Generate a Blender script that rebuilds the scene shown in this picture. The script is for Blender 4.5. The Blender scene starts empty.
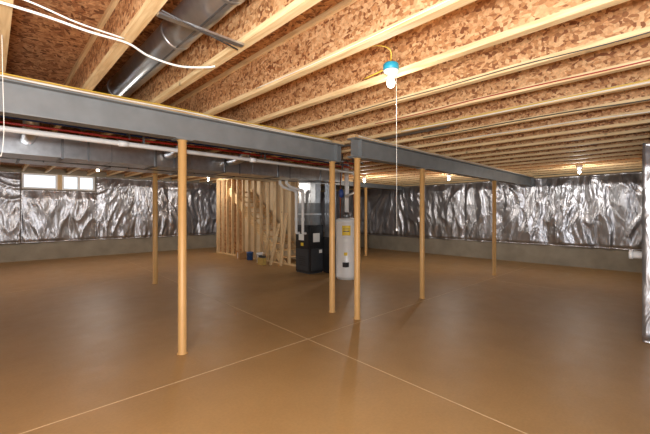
import bpy, math, random
from mathutils import Vector, noise, Matrix
random.seed(4)
scene=bpy.context.scene
scene.view_settings.view_transform='Standard'
scene.view_settings.exposure=0.0

# ---------------------------------------------------------------- materials
def new_mat(name):
    m=bpy.data.materials.new(name); m.use_nodes=True
    nt=m.node_tree; b=nt.nodes['Principled BSDF']; return m,nt,b
def L(c):  # sRGB 0-255 -> linear
    return tuple(((x/255)/12.92 if x/255<=.04045 else ((x/255+.055)/1.055)**2.4) for x in c)+(1,)
def simple(name,c,rough=.5,metal=0,noise_amt=.12,scale=8,bump=0):
    m,nt,b=new_mat(name)
    tc=nt.nodes.new('ShaderNodeTexCoord'); n=nt.nodes.new('ShaderNodeTexNoise')
    n.inputs['Scale'].default_value=scale; n.inputs['Detail'].default_value=5
    nt.links.new(tc.outputs['Object'],n.inputs['Vector'])
    r=nt.nodes.new('ShaderNodeValToRGB'); col=L(c)
    r.color_ramp.elements[0].position=.3; r.color_ramp.elements[1].position=.7
    r.color_ramp.elements[0].color=tuple(x*(1-noise_amt) for x in col[:3])+(1,)
    r.color_ramp.elements[1].color=tuple(min(1,x*(1+noise_amt)) for x in col[:3])+(1,)
    nt.links.new(n.outputs['Fac'],r.inputs['Fac']); nt.links.new(r.outputs['Color'],b.inputs['Base Color'])
    b.inputs['Roughness'].default_value=rough; b.inputs['Metallic'].default_value=metal
    if bump:
        bp=nt.nodes.new('ShaderNodeBump'); bp.inputs['Strength'].default_value=bump
        nt.links.new(n.outputs['Fac'],bp.inputs['Height']); nt.links.new(bp.outputs['Normal'],b.inputs['Normal'])
    return m
def emis(name,c,s):
    m,nt,b=new_mat(name); b.inputs['Base Color'].default_value=L(c)
    b.inputs['Emission Color'].default_value=L(c); b.inputs['Emission Strength'].default_value=s
    return m

def osb_mat(name,dark,mid,light):
    m,nt,b=new_mat(name); N=nt.nodes.new; K=nt.links.new
    tc=N('ShaderNodeTexCoord')
    nz=N('ShaderNodeTexNoise'); nz.inputs['Scale'].default_value=14; K(tc.outputs['Object'],nz.inputs['Vector'])
    vm=N('ShaderNodeVectorMath'); vm.operation='MULTIPLY_ADD'; K(nz.outputs['Color'],vm.inputs[0]); vm.inputs[1].default_value=(.007,.007,.007); K(tc.outputs['Object'],vm.inputs[2])
    def layer(rot,scale):
        mp=N('ShaderNodeMapping'); mp.inputs['Rotation'].default_value=rot
        mp2=N('ShaderNodeMapping'); mp2.inputs['Scale'].default_value=scale
        K(vm.outputs[0],mp.inputs['Vector']); K(mp.outputs['Vector'],mp2.inputs['Vector'])
        v=N('ShaderNodeTexVoronoi'); v.inputs['Scale'].default_value=1; K(mp2.outputs['Vector'],v.inputs['Vector'])
        s=N('ShaderNodeSeparateColor'); K(v.outputs['Color'],s.inputs['Color']); return s
    a=layer((.25,.2,.3),(50,11,44)); c=layer((-.5,.4,-.6),(44,10,48)); d=layer((.9,-.4,1.2),(48,12,40))
    m1=N('ShaderNodeMix')
    gt=N('ShaderNodeMath'); gt.operation='GREATER_THAN'; gt.inputs[1].default_value=.45
    K(a.outputs['Green'],gt.inputs[0]); K(gt.outputs[0],m1.inputs[0])
    K(a.outputs['Red'],m1.inputs[2]); K(c.outputs['Red'],m1.inputs[3])
    g2=N('ShaderNodeMath'); g2.operation='GREATER_THAN'; g2.inputs[1].default_value=.6; K(d.outputs['Green'],g2.inputs[0])
    m2=N('ShaderNodeMix'); K(g2.outputs[0],m2.inputs[0]); K(m1.outputs[0],m2.inputs[2]); K(d.outputs['Red'],m2.inputs[3])
    r=N('ShaderNodeValToRGB'); e=r.color_ramp.elements
    e[0].position=0; e[0].color=L(dark); e[1].position=1; e[1].color=L(light)
    x=r.color_ramp.elements.new(.35); x.color=L(mid)
    K(m2.outputs[0],r.inputs['Fac'])
    fn=N('ShaderNodeTexNoise'); fn.inputs['Scale'].default_value=60; fn.inputs['Detail'].default_value=4; K(tc.outputs['Object'],fn.inputs['Vector'])
    mr=N('ShaderNodeMapRange'); mr.inputs['From Min'].default_value=.3; mr.inputs['From Max'].default_value=.7; mr.inputs['To Min'].default_value=.78; mr.inputs['To Max'].default_value=1.12; K(fn.outputs['Fac'],mr.inputs['Value'])
    vs=N('ShaderNodeVectorMath'); vs.operation='SCALE'; K(r.outputs['Color'],vs.inputs[0]); K(mr.outputs['Result'],vs.inputs['Scale'])
    K(vs.outputs[0],b.inputs['Base Color'])
    b.inputs['Roughness'].default_value=.65
    bp=N('ShaderNodeBump'); bp.inputs['Strength'].default_value=.25; bp.inputs['Distance'].default_value=.003
    K(m2.outputs[0],bp.inputs['Height']); K(bp.outputs['Normal'],b.inputs['Normal'])
    return m
def wood_mat(name,c1,c2,scale=(40,3,40),knots=True):
    m,nt,b=new_mat(name); N=nt.nodes.new; K=nt.links.new
    tc=N('ShaderNodeTexCoord'); mp=N('ShaderNodeMapping'); mp.inputs['Scale'].default_value=scale
    K(tc.outputs['Object'],mp.inputs['Vector'])
    n=N('ShaderNodeTexNoise'); n.inputs['Scale'].default_value=1; n.inputs['Detail'].default_value=6; n.inputs['Distortion'].default_value=.6
    K(mp.outputs['Vector'],n.inputs['Vector'])
    r=N('ShaderNodeValToRGB'); r.color_ramp.elements[0].position=.32; r.color_ramp.elements[1].position=.68
    r.color_ramp.elements[0].color=L(c1); r.color_ramp.elements[1].color=L(c2)
    K(n.outputs['Fac'],r.inputs['Fac'])
    v=N('ShaderNodeTexVoronoi'); v.inputs['Scale'].default_value=3.1; K(tc.outputs['Object'],v.inputs['Vector'])
    mr=N('ShaderNodeMapRange'); mr.inputs['From Min'].default_value=.03; mr.inputs['From Max'].default_value=.09; mr.inputs['To Min'].default_value=.45; mr.inputs['To Max'].default_value=1; K(v.outputs['Distance'],mr.inputs['Value'])
    vs=N('ShaderNodeVectorMath'); vs.operation='SCALE'; K(r.outputs['Color'],vs.inputs[0]); K(mr.outputs['Result'],vs.inputs['Scale'])
    K(vs.outputs[0],b.inputs['Base Color']); b.inputs['Roughness'].default_value=.6
    return m
def foil_mat(name):
    m,nt,b=new_mat(name); N=nt.nodes.new; K=nt.links.new
    tc=N('ShaderNodeTexCoord')
    b.inputs['Metallic'].default_value=.88; b.inputs['Roughness'].default_value=.33
    n0=N('ShaderNodeTexNoise'); n0.inputs['Scale'].default_value=3; n0.inputs['Detail'].default_value=3
    K(tc.outputs['Object'],n0.inputs['Vector'])
    r=N('ShaderNodeValToRGB'); r.color_ramp.elements[0].color=L((142,143,148)); r.color_ramp.elements[1].color=L((196,197,202))
    K(n0.outputs['Fac'],r.inputs['Fac']); K(r.outputs['Color'],b.inputs['Base Color'])
    mp=N('ShaderNodeMapping'); mp.inputs['Scale'].default_value=(1,1,.42); K(tc.outputs['Object'],mp.inputs['Vector'])
    n1=N('ShaderNodeTexNoise'); n1.inputs['Scale'].default_value=5.5; n1.inputs['Detail'].default_value=2
    n1.inputs['Distortion'].default_value=1.5
    K(mp.outputs['Vector'],n1.inputs['Vector'])
    bp=N('ShaderNodeBump'); bp.inputs['Strength'].default_value=.5; bp.inputs['Distance'].default_value=.045
    K(n1.outputs['Fac'],bp.inputs['Height']); K(bp.outputs['Normal'],b.inputs['Normal'])
    return m
def floor_mat():
    m,nt,b=new_mat('sealed_brown_concrete'); N=nt.nodes.new; K=nt.links.new
    tc=N('ShaderNodeTexCoord')
    n=N('ShaderNodeTexNoise'); n.inputs['Scale'].default_value=.9; n.inputs['Detail'].default_value=8; n.inputs['Roughness'].default_value=.62
    K(tc.outputs['Object'],n.inputs['Vector'])
    r=N('ShaderNodeValToRGB'); r.color_ramp.elements[0].position=.3; r.color_ramp.elements[1].position=.72
    r.color_ramp.elements[0].color=L((153,119,74)); r.color_ramp.elements[1].color=L((168,133,86))
    K(n.outputs['Fac'],r.inputs['Fac'])
    fn=N('ShaderNodeTexNoise'); fn.inputs['Scale'].default_value=45; fn.inputs['Detail'].default_value=5; K(tc.outputs['Object'],fn.inputs['Vector'])
    mf=N('ShaderNodeMapRange'); mf.inputs['From Min'].default_value=.3; mf.inputs['From Max'].default_value=.7; mf.inputs['To Min'].default_value=.93; mf.inputs['To Max'].default_value=1.06; K(fn.outputs['Fac'],mf.inputs['Value'])
    vs=N('ShaderNodeVectorMath'); vs.operation='SCALE'; K(r.outputs['Color'],vs.inputs[0]); K(mf.outputs['Result'],vs.inputs['Scale'])
    K(vs.outputs[0],b.inputs['Base Color'])
    n2=N('ShaderNodeTexNoise'); n2.inputs['Scale'].default_value=5; n2.inputs['Detail'].default_value=6
    K(tc.outputs['Object'],n2.inputs['Vector'])
    mr=N('ShaderNodeMapRange'); mr.inputs['To Min'].default_value=.38; mr.inputs['To Max'].default_value=.55
    K(n2.outputs['Fac'],mr.inputs['Value']); K(mr.outputs['Result'],b.inputs['Roughness'])
    bp=N('ShaderNodeBump'); bp.inputs['Strength'].default_value=.14; bp.inputs['Distance'].default_value=.01
    K(n2.outputs['Fac'],bp.inputs['Height']); K(bp.outputs['Normal'],b.inputs['Normal'])
    return m

M_floor=floor_mat()
M_osb=osb_mat('osb_web',(128,76,42),(194,140,90),(232,188,138))
M_sub=osb_mat('osb_subfloor',(110,66,38),(172,118,76),(216,168,120))
M_lum=wood_mat('pine_lumber',(208,174,124),(238,212,164))
M_lumz=wood_mat('pine_stud',(190,158,114),(226,200,156),(30,30,3))
M_lumx=wood_mat('pine_plate',(190,152,104),(228,196,146),(3,30,30))
M_beam=simple('primed_steel_grey',(124,127,128),.5,.15,.1,6)
M_post=simple('steel_post_tan',(196,154,96),.45,.05,.05,4)
M_galv=simple('galvanized_steel',(186,188,190),.28,.9,.12,14)
M_galvd=simple('galvanized_dull',(130,132,134),.38,.85,.15,9)
M_foil=foil_mat('foil_faced_insulation')
M_conc=simple('poured_concrete',(146,138,122),.85,0,.15,3,.1)
M_pvc=simple('white_pvc',(228,228,226),.35,0,.03)
M_white=simple('white_enamel',(228,228,226),.3,0,.03)
M_black=simple('black_cabinet',(26,27,29),.35,0,.1)
M_dark=simple('dark_grey_plastic',(52,54,58),.4,0,.1)
M_cable=simple('white_cable',(232,230,222),.5,0,.03)
M_ycable=simple('yellow_cable',(214,178,60),.5,0,.05)
M_bcable=simple('dark_cable',(60,56,54),.5,0,.05)
M_red=simple('red_pex',(160,34,28),.4,0,.05)
M_blue=simple('blue_pex',(40,70,140),.4,0,.05)
M_cop=simple('copper_pipe',(184,110,70),.3,.9,.05)
M_cyan=simple('blue_box_plastic',(40,160,190),.4,0,.05)
M_joint=simple('control_joint',(206,180,142),.7,0,.05)
M_yel=simple('yellow_label',(225,190,40),.5,0,.03)
M_paper=simple('white_label',(230,230,225),.6,0,.03)
M_bulb=emis('lit_bulb',(255,242,220),16)
M_wall=simple('drywall_back',(205,184,150),.8,0,.05)
M_card=simple('cardboard',(176,134,86),.8,0,.06)
M_bluep=simple('blue_bucket_plastic',(50,86,140),.4,0,.05)
M_bris=simple('broom_bristle',(180,150,80),.8,0,.2,40)
M_vinyl=simple('window_vinyl',(238,238,236),.4,0,.02)

# ---------------------------------------------------------------- mesh builder
class MB:
    def __init__(s): s.v=[];s.f=[];s.m=[];s.sm=[];s.mats=[]
    def mi(s,mat):
        if mat not in s.mats: s.mats.append(mat)
        return s.mats.index(mat)
    def box(s,a,b,mat):
        i=len(s.v);x0,y0,z0=a;x1,y1,z1=b
        s.v+=[(x0,y0,z0),(x1,y0,z0),(x1,y1,z0),(x0,y1,z0),(x0,y0,z1),(x1,y0,z1),(x1,y1,z1),(x0,y1,z1)]
        k=s.mi(mat)
        for f in [(0,3,2,1),(4,5,6,7),(0,1,5,4),(1,2,6,5),(2,3,7,6),(3,0,4,7)]:
            s.f.append(tuple(i+j for j in f)); s.m.append(k); s.sm.append(False)
    def quadprism(s,pts,axis_vec,mat):
        i=len(s.v);n=len(pts);k=s.mi(mat)
        s.v+=[tuple(p) for p in pts]+[tuple(Vector(p)+Vector(axis_vec)) for p in pts]
        s.f.append(tuple(i+j for j in range(n))[::-1]); s.f.append(tuple(i+n+j for j in range(n)))
        s.m+=[k,k]; s.sm+=[False,False]
        for j in range(n):
            s.f.append((i+j,i+(j+1)%n,i+n+(j+1)%n,i+n+j)); s.m.append(k); s.sm.append(False)
    def tube(s,pts,rs,mat,seg=12,cap=True):
        pts=[Vector(p) for p in pts]
        if not isinstance(rs,(list,tuple)): rs=[rs]*len(pts)
        k=s.mi(mat); base=len(s.v); n=len(pts)
        t0=(pts[1]-pts[0]).normalized()
        up=Vector((0,0,1)) if abs(t0.z)<.9 else Vector((1,0,0))
        a=t0.cross(up).normalized()
        for i,p in enumerate(pts):
            if i==0: t=pts[1]-pts[0]
            elif i==n-1: t=pts[-1]-pts[-2]
            else: t=(pts[i+1]-pts[i]).normalized()+(pts[i]-pts[i-1]).normalized()
            if t.length<1e-9: t=t0.copy()
            t.normalize(); a=(a-t*a.dot(t)); a.normalize(); b=t.cross(a); t0=t
            for j in range(seg):
                an=2*math.pi*j/seg
                s.v.append(tuple(p+(a*math.cos(an)+b*math.sin(an))*rs[i]))
        for i in range(n-1):
            for j in range(seg):
                s.f.append((base+i*seg+j,base+i*seg+(j+1)%seg,base+(i+1)*seg+(j+1)%seg,base+(i+1)*seg+j)); s.m.append(k); s.sm.append(True)
        if cap:
            s.f.append(tuple(base+j for j in range(seg))[::-1]); s.m.append(k); s.sm.append(False)
            s.f.append(tuple(base+(n-1)*seg+j for j in range(seg))); s.m.append(k); s.sm.append(False)
    def lathe(s,c,prof,mat,seg=24):
        k=s.mi(mat); base=len(s.v); n=len(prof)
        for r,z in prof:
            for j in range(seg):
                an=2*math.pi*j/seg; s.v.append((c[0]+r*math.cos(an),c[1]+r*math.sin(an),c[2]+z))
        for i in range(n-1):
            for j in range(seg):
                s.f.append((base+i*seg+j,base+i*seg+(j+1)%seg,base+(i+1)*seg+(j+1)%seg,base+(i+1)*seg+j)); s.m.append(k); s.sm.append(True)
        s.f.append(tuple(base+j for j in range(seg))[::-1]); s.f.append(tuple(base+(n-1)*seg+j for j in range(seg)))
        s.m+=[k,k]; s.sm+=[False,False]
    def build(s,name,bevel=0):
        me=bpy.data.meshes.new(name); me.from_pydata(s.v,[],s.f)
        for m in s.mats: me.materials.append(m)
        me.polygons.foreach_set('material_index',s.m); me.polygons.foreach_set('use_smooth',s.sm); me.update()
        o=bpy.data.objects.new(name,me); scene.collection.objects.link(o)
        if bevel:
            bm=o.modifiers.new('bevel','BEVEL'); bm.width=bevel; bm.segments=2; bm.limit_method='ANGLE'
        return o
def smooth_path(pts,n=8):
    P=[Vector(p) for p in pts]; P=[P[0]*2-P[1]]+P+[P[-1]*2-P[-2]]; out=[]
    for i in range(1,len(P)-2):
        for k in range(n):
            t=k/n; a,b,c,d=P[i-1],P[i],P[i+1],P[i+2]
            out.append(.5*((2*b)+(c-a)*t+(2*a-5*b+4*c-d)*t*t+(3*b-3*c+d-a)*t**3))
    out.append(P[-2]); return out
def cable(name,pts,r,mat,seg=8,smooth=True):
    m=MB(); m.tube(smooth_path(pts) if smooth else pts,r,mat,seg); return m.build(name)

# ---------------------------------------------------------------- dims
XL,XR,YF,YB=-5.0,11.8,-2.6,14.4
ZS=2.95; ZJ=2.59; ZR=2.80
PIT=.57

# shell
m=MB(); m.box((XL-.2,YF-.2,-.15),(XR+.2,YB+.2,0),M_floor)
m.box((XL,3.145,0),(XR,3.153,.0012),M_joint)
xa=2.602+.0423*YF; xb=2.602+.0423*YB   # saw cut runs very slightly off square
m.quadprism([(xa-.004,YF,0),(xa+.004,YF,0),(xb+.004,YB,0),(xb-.004,YB,0)],(0,0,.0012),M_joint)
m.box((XL,8.9,0),(XR,8.904,.0012),M_joint); m.box((8.1,YF,0),(8.104,YB,.0012),M_joint)
m.build('floor')
m=MB(); m.box((XL-.2,YF-.2,ZS),(XR+.2,YB+.2,ZS+.02),M_sub); m.build('ceiling')
m=MB(); m.box((XR,YF-.2,0),(XR+.2,YB+.2,ZS),M_conc); m.build('wall_right')
m=MB(); m.box((XL-.2,YF-.2,0),(XL,YB+.2,ZS),M_conc); m.build('wall_left')
m=MB(); m.box((XL,YF-.2,0),(XR,YF,ZS),M_conc); m.build('wall_front')
WX0,WX1,WZ0,WZ1=.73,2.66,2.27,2.76
m=MB(); m.box((XL,YB,0),(XR,YB+.2,WZ0),M_conc); m.box((XL,YB,WZ1),(XR,YB+.2,ZS),M_conc)
m.box((XL,YB,WZ0),(WX0,YB+.2,WZ1),M_conc); m.box((WX1,YB,WZ0),(XR,YB+.2,WZ1),M_conc); m.build('wall_back')
# jog
m=MB(); m.box((5.45,YF,0),(XR,.30,2.56),M_conc)
m.tube([(5.60,.30,1.0),(5.60,.49,1.0)],.045,M_pvc,20); m.tube([(5.60,.475,1.0),(5.60,.51,1.0)],.056,M_pvc,20)
jog=m.build('wall_jog')

# windows
def window(name,x0,x1,mull):
    m=MB(); f=.05
    m.box((x0,YB,WZ0),(x1,YB+.12,WZ0+f),M_vinyl); m.box((x0,YB,WZ1-f),(x1,YB+.12,WZ1),M_vinyl)
    m.box((x0,YB,WZ0+f),(x0+f,YB+.12,WZ1-f),M_vinyl); m.box((x1-f,YB,WZ0+f),(x1,YB+.12,WZ1-f),M_vinyl)
    for c in mull: m.box((c-.035,YB,WZ0+f),(c+.035,YB+.12,WZ1-f),M_vinyl)
    m.build(name)
window('window_1',WX0,1.62,[]) 
window('window_2',1.74,WX1,[2.2])
m=MB(); m.box((1.62,YB+.0,WZ0),(1.74,YB+.15,WZ1),M_lumz); m.build('trim_window_mullion')

# foil insulation blankets
def insulation(axis,pos,sgn,a0,a1,z0,z1,seed,seam=1.22,step=.04,amp=1.0,name='foil_insulation_blanket'):
    nx=max(2,int((a1-a0)/step)); nz=max(2,int((z1-z0)/step)); V=[];F=[]
    for j in range(nz+1):
        for i in range(nx+1):
            a=a0+(a1-a0)*i/nx; z=z0+(z1-z0)*j/nz
            u=(a-a0)/seam; fr=u-math.floor(u)
            pil=(math.sin(math.pi*fr))**.5*.06 if 0<fr<1 else 0
            pz=min(1,(z1-z)/.3+.1)*min(1,(z-z0)/.1+.3)
            w=.25*noise.noise(Vector((a*.8,z*1.2,seed+31)))
            n1=noise.noise(Vector(((a+w)*3.0+seed,z*.45,seed*1.7)))
            q=a+(z-z0)*.5*noise.noise(Vector((a*.5,z*.4,seed+2)))*2
            n2=1-abs(noise.noise(Vector((q*3.4,z*.8,seed+3))))*2
            n3=1-abs(noise.noise(Vector(((a+w)*6.5,z*1.6+a,seed+9))))*2
            d=.04+pil*pz+amp*(.055*n1+.045*n2**3*pz+.017*n3)
            d=max(d,.012)
            V.append((a,pos+sgn*d,z) if axis=='x' else (pos+sgn*d,a,z))
    W=nx+1
    for j in range(nz):
        for i in range(nx):
            F.append((j*W+i,j*W+i+1,(j+1)*W+i+1,(j+1)*W+i))
    base=len(V)
    ring=[i for i in range(W)]+[j*W+nx for j in range(1,nz+1)]+[nz*W+i for i in range(nx-1,-1,-1)]+[j*W for j in range(nz-1,0,-1)]
    for r in ring:
        v=V[r]; V.append((v[0],pos+sgn*.002,v[2]) if axis=='x' else (pos+sgn*.002,v[1],v[2]))
    n=len(ring)
    for k in range(n): F.append((ring[k],ring[(k+1)%n],base+(k+1)%n,base+k))
    me=bpy.data.meshes.new(name); me.from_pydata(V,[],F); me.materials.append(M_foil)
    for p in me.polygons: p.use_smooth=True
    o=bpy.data.objects.new(name,me); scene.collection.objects.link(o); return o
insulation('y',XR,-1,.45,YB-.15,.57,2.53,1)
insulation('x',YB,-1,XL+.05,WX0-.03,.57,2.76,5)
insulation('x',YB,-1,WX0-.03,WX1+.03,.57,2.24,11)
insulation('x',YB,-1,WX1+.03,XR-.15,.57,2.76,17)
for o in (insulation('y',5.45,-1,-1.0,.375,.03,2.30,23,amp=.35,seam=2.75,name='foil_cover_end'),
          insulation('x',.30,1,5.6,XR-.15,.57,2.30,29,amp=.2,name='foil_cover_side')):
    o.parent=jog
m=MB(); m.box((XR-.14,.45,2.54),(XR-.001,YB-.01,2.588),M_lum); m.build('trim_sill_plate')

# ---------------------------------------------------------------- joists
def ijoist(x,y0,y1,z0,z1,name='floor_joist'):
    m=MB(); fw=.03
    m.box((x-fw,y0,z0),(x+fw,y1,z0+.04),M_lum); m.box((x-fw,y0,z1-.04),(x+fw,y1,z1),M_lum)
    m.box((x-.006,y0,z0+.04),(x+.006,y1,z1-.04),M_osb)
    return m.build(name)
k=-8
while .06+PIT*k<XR-.1:
    x=.06+PIT*k
    if x>XL+.1:
        ijoist(x,YF+.01,7.95,ZJ,ZS-.001)
        ijoist(x+.12,7.99,YB-.01,ZR,ZS-.001)
    k+=1
m=MB(); m.box((XL+.01,7.955,ZJ),(XR-.01,7.985,ZS-.001),M_osb); m.build('rim_board')

# ---------------------------------------------------------------- beams
def beam(x0,x1,y,z0,z1,name='steel_beam',plate=True):
    m=MB(); h=.075
    m.box((x0,y-h,z0),(x1,y+h,z0+.014),M_beam); m.box((x0,y-h,z1-.014),(x1,y+h,z1),M_beam)
    m.box((x0,y-.005,z0+.014),(x1,y+.005,z1-.014),M_beam)
    for s in (x0+.15,x1-.15):
        m.box((s,y-h+.008,z0+.014),(s+.01,y+h-.008,z1-.014),M_beam)
    if plate: m.box((x0,y-.07,z1),(x1,y+.07,ZJ-.0005),M_lumx)
    return m.build(name)
beam(XL+.01,3.95,3.76,2.285,2.55)
beam(3.64,XR-.01,3.27,2.285,2.55)
beam(XL+.01,XR-.01,7.87,2.40,2.55)

def post(x,y,z1,r=.044):
    m=MB()
    m.box((x-.09,y-.07,z1-.01),(x+.09,y+.07,z1-.0005),M_beam)
    m.lathe((x,y,0),[(r+.012,0.0),(r+.012,.006),(r,.012),(r,z1-.02),(r+.01,z1-.014),(r+.01,z1-.01)],M_post,28)
    return m.build('steel_support_post')
post(1.49,3.76,2.285); post(3.757,3.76,2.285); post(3.77,3.27,2.285); post(5.51,3.27,2.285); post(8.80,3.27,2.285)
post(2.545,7.87,2.40,.05); post(9.53,7.87,2.40,.05); post(-1.8,3.76,2.285); post(-2.6,7.87,2.4,.05)

# ---------------------------------------------------------------- ducts
def round_duct(x,y0,y1,z,r):
    m=MB(); i=0
    m.tube([(x,y0,z),(x,y1,z)],r,M_galv,32)
    y=y0+.3
    while y<y1:
        m.tube([(x,y-.02,z),(x,y-.012,z),(x,y+.012,z),(x,y+.02,z)],[r+.001,r+.006,r+.006,r+.001],M_galv,32); y+=1.5 if i%2 else .75; i+=1
    m.box((x-.012,y0,z-r-.003),(x+.0,y1,z-r+.003),M_galvd)
    return m.build('round_duct')
round_duct(.95,-.8,5.9,2.76,.105)
round_duct(4.33,2.2,5.85,2.72,.1)
m=MB(); m.box((.66,1.98,2.575),(1.18,2.02,2.588),M_galv); m.tube([(.66,1.94,2.575),(1.18,2.06,2.575)],.005,M_bcable,8); m.build('duct_hanger_strap')

m=MB(); Y0,Y1,Z0,Z1=5.9,6.4,2.25,2.54
m.box((XL+.3,Y0,Z0),(6.25,Y1,Z1),M_galv)
x=XL+.9
while x<6.2:
    m.box((x,Y0-.015,Z0-.015),(x+.03,Y1+.015,Z1+.012),M_galvd)
    m.box((x+.6,Y0-.004,Z0-.004),(x+.606,Y1+.004,Z1+.004),M_galvd)
    m.box((x+.3,Y0-.018,Z0-.02),(x+.325,Y0-.015,ZJ-.001),M_galvd)
    x+=1.2
m.build('supply_trunk_duct',.003)
m=MB(); m.box((XL+.3,7.0,2.3),(5.2,7.5,2.54),M_galv)
x=XL+.5
while x<5.1:
    m.box((x,6.99,2.285),(x+.03,7.51,2.555),M_galvd); m.box((x+.3,6.985,2.29),(x+.32,7.0,2.589),M_galvd); x+=1.2
m.build('return_trunk_duct',.003)
for bx in (.35,2.1,3.2):
    m=MB(); m.tube(smooth_path([(bx,5.88,2.45),(bx,5.6,2.45),(bx,5.35,2.5),(bx,5.25,2.62),(bx,5.22,2.8)],6),.075,M_galv,24); m.build('branch_duct')

m=MB(); m.tube([(XL+.2,4.45,2.31),(5.0,4.45,2.27)],.028,M_pvc,16)
x=XL+1
while x<5:
    zz=2.31-.04*(x-XL)/10
    m.tube([(x-.05,4.45,zz),(x+.05,4.45,zz)],.034,M_pvc,16)
    m.box((x+.2,4.44,zz+.025),(x+.22,4.46,ZJ-.001),M_galvd); x+=1.7
m.tube([(5.0,4.45,2.27),(5.06,4.45,2.25),(5.08,4.45,2.2)],.034,M_pvc,16)
m.tube([(5.08,4.45,2.2),(5.08,4.45,1.9),(5.3,4.9,1.85)],.028,M_pvc,16)
m.build('pvc_drain_pipe')
for i,(y,z,mt,nm) in enumerate([(5.0,2.46,M_red,'red_pex_pipe'),(5.10,2.53,M_blue,'blue_pex_pipe'),(4.86,2.54,M_red,'red_pex_pipe'),(4.70,2.53,M_bcable,'electrical_cable')]):
    pts=[(XL+.3+j*1.0,y+.01*random.uniform(-1,1),z+.012*random.uniform(-1,1)) for j in range(11)]+[(5.6,y,z)]
    m=MB(); m.tube(smooth_path(pts,4),.014,mt,8)
    for j in range(0,11,2): m.box((XL+.3+j-.01,y-.02,z-.018),(XL+.3+j+.01,y+.02,ZJ-.001),M_galvd)
    m.build(nm)

# cables on beam top front face
for i,(dz,r,mt) in enumerate([(0,.006,M_cable),(.012,.005,M_ycable),(-.012,.005,M_cable)]):
    pts=[(XL+.4+j*.55,3.665-.012*i+random.uniform(-.005,.005),2.565+dz+random.uniform(-.012,.008)) for j in range(16)]
    cable('electrical_cable',pts,r,mt)
pts=[(3.7+j*.6,3.18,2.562+random.uniform(-.01,.008)) for j in range(13)]
cable('electrical_cable',pts,.006,M_cable)
cable('electrical_cable',[(-.6,2.5,2.578),(.10,2.44,2.578),(.42,2.43,2.56),(.63,2.47,2.578),(.78,2.53,2.56),(.98,2.54,2.555),(1.14,2.47,2.57),(1.2,2.42,2.58)],.0075,M_cable)
cable('electrical_cable',[(-.5,2.3,2.58),(.08,2.32,2.578),(.35,2.36,2.56),(.6,2.42,2.578)],.005,M_cable)
for jx,mt,z,r in [(2.91,M_bcable,2.60,.004),(3.48,M_red,2.605,.005),(4.05,M_cable,2.60,.006),(4.05,M_ycable,2.618,.005),(4.62,M_bcable,2.60,.006),(5.19,M_cable,2.605,.006),(1.77,M_cable,2.61,.003)]:
    pts=[(jx-.036+random.uniform(-.004,.001),-1.5+j*.6,z+random.uniform(-.012,.012)) for j in range(8)]
    cable('electrical_cable',pts,r,mt)
cable('hanging_cord',[(.035,2.9,2.6),(.03,2.92,2.3),(.035,2.95,2.0),(.05,2.95,1.85),(.065,2.95,2.0),(.06,2.93,2.3),(.055,2.9,2.585)],.0018,M_cable)

# ---------------------------------------------------------------- lamp holders
def bulb(x,y,z,near=False,energy=40):
    m=MB()
    mt=M_cyan if near else M_white
    m.lathe((x,y,z),[(.05,0),(.06,-.01),(.06,-.05),(.055,-.055)],mt,28)
    m.lathe((x,y,z-.055),[(.058,0),(.06,-.006),(.045,-.02),(.028,-.03),(.024,-.05)],M_white,28)
    m.lathe((x,y,z-.105),[(.014,0),(.02,-.012),(.03,-.035),(.031,-.05),(.025,-.068),(.012,-.08),(.001,-.083)],M_bulb,24)
    if near:
        m.tube([(x+.03,y-.03,z-.075),(x+.032,y-.032,1.38)],.0012,M_cable,6)
        m.lathe((x+.032,y-.032,1.36),[(.001,0),(.006,.004),(.006,.016),(.001,.022)],M_white,10)
        m.tube(smooth_path([(x-.45,y-.05,2.60),(x-.3,y-.1,2.66),(x-.15,y-.1,2.68),(x-.03,y-.02,2.65),(x+.03,y+.03,2.65),(x+.04,y+.3,2.63)]),.004,M_ycable,8)
    m.build('pull_chain_lamp_holder' if near else 'lamp_holder')
    l=bpy.data.lights.new('bulb_light','POINT'); l.energy=energy; l.color=(1,.95,.88); l.shadow_soft_size=.05
    o=bpy.data.objects.new('bulb_light',l); o.location=(x,y,z-.3); scene.collection.objects.link(o)
bulb(2.24,1.60,2.655,True,10)
bulb(5.5,11.6,2.80,energy=55); bulb(9.18,4.62,ZJ,energy=45); bulb(9.75,1.75,ZJ,energy=38); bulb(8.04,6.7,ZJ,energy=46)
bulb(-1.65,9.9,2.80,energy=100); bulb(2.1,11.0,2.80,energy=70); bulb(-1.65,1.0,ZJ,energy=60)  # last bulb is an unseen extra, added behind the camera as fill

# ---------------------------------------------------------------- stair enclosure stud wall
m=MB(); X=6.2; y=7.99; ZT=2.795
m.box((X,7.99,0),(X+.09,12.4,.04),M_lum)
m.box((X,7.99,ZT-.08),(X+.09,12.4,ZT),M_lum)
m.box((X,7.55,0),(X+.09,7.99,.04),M_lum); m.box((X,7.55,2.51),(X+.09,7.79,2.585),M_lum)
m.box((X,7.55,.04),(X+.09,7.588,2.51),M_lumz)
while y<12.3:
    m.box((X,y,.04),(X+.09,y+.038,ZT-.08),M_lumz); y+=.36
m.box((X,12.36,.04),(X+.09,12.4,ZT-.08),M_lumz); m.box((X,12.28,.04),(X+.09,12.32,ZT-.08),M_lumz)
m.box((X+.09,12.32,0),(X+1.05,12.4,ZT),M_osb)
m.box((X+1.05,7.99,0),(X+1.1,12.4,ZT),M_wall)
for yy in [8.0+.41*i for i in range(11)]: m.box((X+.96,yy,.0),(X+1.05,yy+.038,ZT),M_lumz)
m.build('stud_wall')
m=MB(); n=12
for i in range(n):
    z=.19*(i+1); y=8.3+.27*i
    m.box((6.34,y,z-.03),(7.1,y+.28,z),M_lumx)
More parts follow.
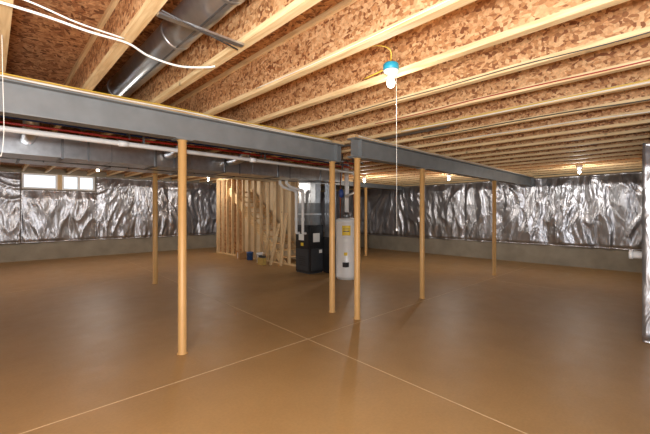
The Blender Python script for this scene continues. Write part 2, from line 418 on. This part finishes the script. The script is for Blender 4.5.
for xx in (6.305,7.105):
    m.quadprism([(xx,8.2,0),(xx,8.55,0),(xx,11.6,2.15),(xx,11.6,2.4),(xx,11.45,2.4)],(.035,0,0),M_lum)
m.build('staircase')
m=MB(); m.quadprism([(5.95,8.0,0),(5.99,8.0,0),(6.19,8.0,1.5),(6.15,8.0,1.5)],(0,.09,0),M_lumz)
m.quadprism([(5.85,8.35,0),(5.89,8.35,0),(6.19,8.35,1.2),(6.15,8.35,1.2)],(0,.09,0),M_lumz); m.build('leaning_lumber')
def bucket(x,y,mt,r=.15,h=.36):
    m=MB(); m.lathe((x,y,0),[(r*.86,0),(r*.97,h*.85),(r*1.06,h*.86),(r*1.06,h*.9),(r,h*.9),(r,h),(r*.93,h),(r*.8,.02)],mt,24)
    m.tube([(x-r,y,h*.88)]+[(x-r*math.cos(a),y-.04-.1*math.sin(a),h*.88-.1*math.sin(a)) for a in (.5,1.0,1.57,2.1,2.6)]+[(x+r,y,h*.88)],.004,M_galvd,6)
    m.build('paint_bucket')
bucket(5.92,9.0,M_white,.12,.3); bucket(6.02,9.75,M_bluep,.11,.26)
m=MB(); m.tube([(5.75,8.62,.25),(6.17,8.62,1.45)],.012,M_lumz,10); m.box((5.66,8.48,.0),(5.78,8.76,.2),M_bris); m.box((5.69,8.50,.2),(5.78,8.74,.26),M_dark); m.build('push_broom')
m=MB(); m.box((5.85,10.1,0),(6.1,10.35,.22),M_card); m.quadprism([(5.85,10.1,.22),(5.78,10.1,.27),(5.78,10.1,.273),(5.85,10.1,.224)],(0,.25,0),M_card); m.box((5.848,10.2,.02),(5.85,10.24,.22),M_paper); m.build('cardboard_box')

# ---------------------------------------------------------------- furnace
m=MB(); x0,x1,y0,y1=5.64,6.10,6.42,6.96
m.box((x0,y0,.03),(x1,y1,1.2),M_black)
m.box((x0+.02,y0+.02,0),(x1-.02,y1-.02,.03),M_dark)
m.box((x0-.015,y0+.03,.08),(x0,y1-.03,.6),M_dark); m.box((x0-.015,y0+.03,.63),(x0,y1-.03,1.16),M_black)
m.box((x0+.04,y0-.012,.08),(x1-.04,y0,.62),M_dark); m.box((x0+.04,y0-.012,.66),(x1-.04,y0,1.16),M_black)
m.box((x0-.018,y0+.2,.82),(x0-.015,y0+.4,.98),M_paper); m.box((x0-.018,y0+.22,.68),(x0-.015,y0+.32,.76),M_yel)
m.box((x0+.10,y0-.015,.78),(x0+.32,y0-.012,1.0),M_paper); m.box((x0+.3,y0-.015,.5),(x0+.4,y0-.012,.58),M_paper)
for i in range(5): m.box((x0-.02,y0+.15,.2+.05*i),(x0-.015,y1-.15,.22+.05*i),M_black)
m.box((x0+.04,y0+.04,1.2),(x1-.04,y1-.04,1.75),M_galvd); m.box((x0+.02,y0+.02,1.45),(x1-.02,y1-.02,1.49),M_galv)
m.box((x0+.06,y0+.04,1.75),(x1-.06,y1-.05,2.5),M_galv)
m.box((x1-.02,y0-.35,.0),(x1+.3,y0-.02,.9),M_black)
m.box((x1+.0,y0-.25,.9),(x1+.2,y0-.05,2.23),M_galvd)
for i,(yy,xx) in enumerate([(6.55,5.53),(6.8,5.53)]):
    m.tube([(xx,yy,1.0),(xx,yy,1.95)],.035,M_pvc,16); m.tube([(xx,yy,1.30),(xx,yy,1.38)],.044,M_pvc,16)
    m.tube([(xx,yy,1.93),(xx,yy,1.99),(xx-.02,yy,2.03),(xx-.06,yy,2.06)],.042,M_pvc,16)
    m.tube([(xx-.04,yy,2.05),(xx-.4,yy-.0,2.12),(xx-.5,yy,2.2),(xx-.5,yy,2.57)],.035,M_pvc,16)
    m.tube([(xx,yy,1.0),(x0+.02,yy,1.0)],.03,M_pvc,12)
m.build('furnace',.006)

# ---------------------------------------------------------------- water heater
cx,cy=5.93,5.46; r=.255
m=MB()
m.lathe((cx,cy,0),[(r-.03,0),(r-.03,.03),(r,.035),(r,.06),(r+.002,.062),(r+.002,.07),(r,.072),(r,1.30),(r+.003,1.302),(r+.003,1.32),(r-.01,1.35),(r-.06,1.38),(.03,1.40)],M_white,48)
m.lathe((cx,cy,1.40),[(.09,-.02),(.09,.06),(.06,.1),(.05,.12)],M_galvd,24)
m.tube([(cx,cy,1.5),(cx,cy,2.1),(cx+.1,cy+.1,2.3),(cx+.1,cy+.1,2.57)],.05,M_pvc,16)
m.tube([(cx-.13,cy+.08,1.38),(cx-.13,cy+.08,2.58)],.012,M_cop,10); m.tube([(cx+.1,cy-.13,1.38),(cx+.1,cy-.13,2.58)],.012,M_cop,10)
m.lathe((cx-.12,cy+.06,1.85),[(.02,0),(.05,.03),(.055,.08),(.055,.14),(.04,.18),(.02,.2)],M_blue,20)
def label(ang,w,z0,z1,mt,off=.003):
    a0=ang-w/2;a1=ang+w/2;n=6;i=len(m.v);k=m.mi(mt)
    for q in range(n+1):
        a=a0+(a1-a0)*q/n
        for z in (z0,z1): m.v.append((cx+(r+off)*math.cos(a),cy+(r+off)*math.sin(a),z))
    for q in range(n): m.f.append((i+2*q,i+2*q+2,i+2*q+3,i+2*q+1)); m.m.append(k); m.sm.append(True)
A=math.radians(223)
label(A-.05,.75,1.0,1.22,M_yel); label(A-.05,.55,1.08,1.10,M_dark,.005); label(A-.05,.55,1.14,1.15,M_dark,.005)
label(A-.1,.35,.86,.93,M_paper,.003); label(A-.1,.3,.55,.62,M_yel)
m.box((cx-.27,cy-.22,.3),(cx-.17,cy-.12,.4),M_dark)
m.build('water_heater')

# ---------------------------------------------------------------- lights
def pl(loc,e,s,c=(.94,.96,1),name='camera_flash'):
    l=bpy.data.lights.new(name,'POINT'); l.energy=e; l.shadow_soft_size=s; l.color=c
    o=bpy.data.objects.new(name,l); o.location=loc; scene.collection.objects.link(o)
pl((-.15,-.1,1.7),430,.15)
pl((-2.5,-1.5,1.8),480,.3,name='fill_light')  # added fill lamp, unseen behind the camera, lifts the ambient level
w=bpy.data.worlds.new('sky'); scene.world=w; w.use_nodes=True
w.node_tree.nodes['Background'].inputs[0].default_value=(.85,.93,1,1); w.node_tree.nodes['Background'].inputs[1].default_value=1.4

# ---------------------------------------------------------------- camera
cam=bpy.data.cameras.new('camera'); co=bpy.data.objects.new('camera',cam); scene.collection.objects.link(co)
cam.sensor_width=36; cam.lens=350/650*36; cam.shift_y=-4/650; cam.clip_start=.02
co.location=(0,0,1.5); co.rotation_euler=(math.radians(90),0,math.radians(46.2-90))
scene.camera=co
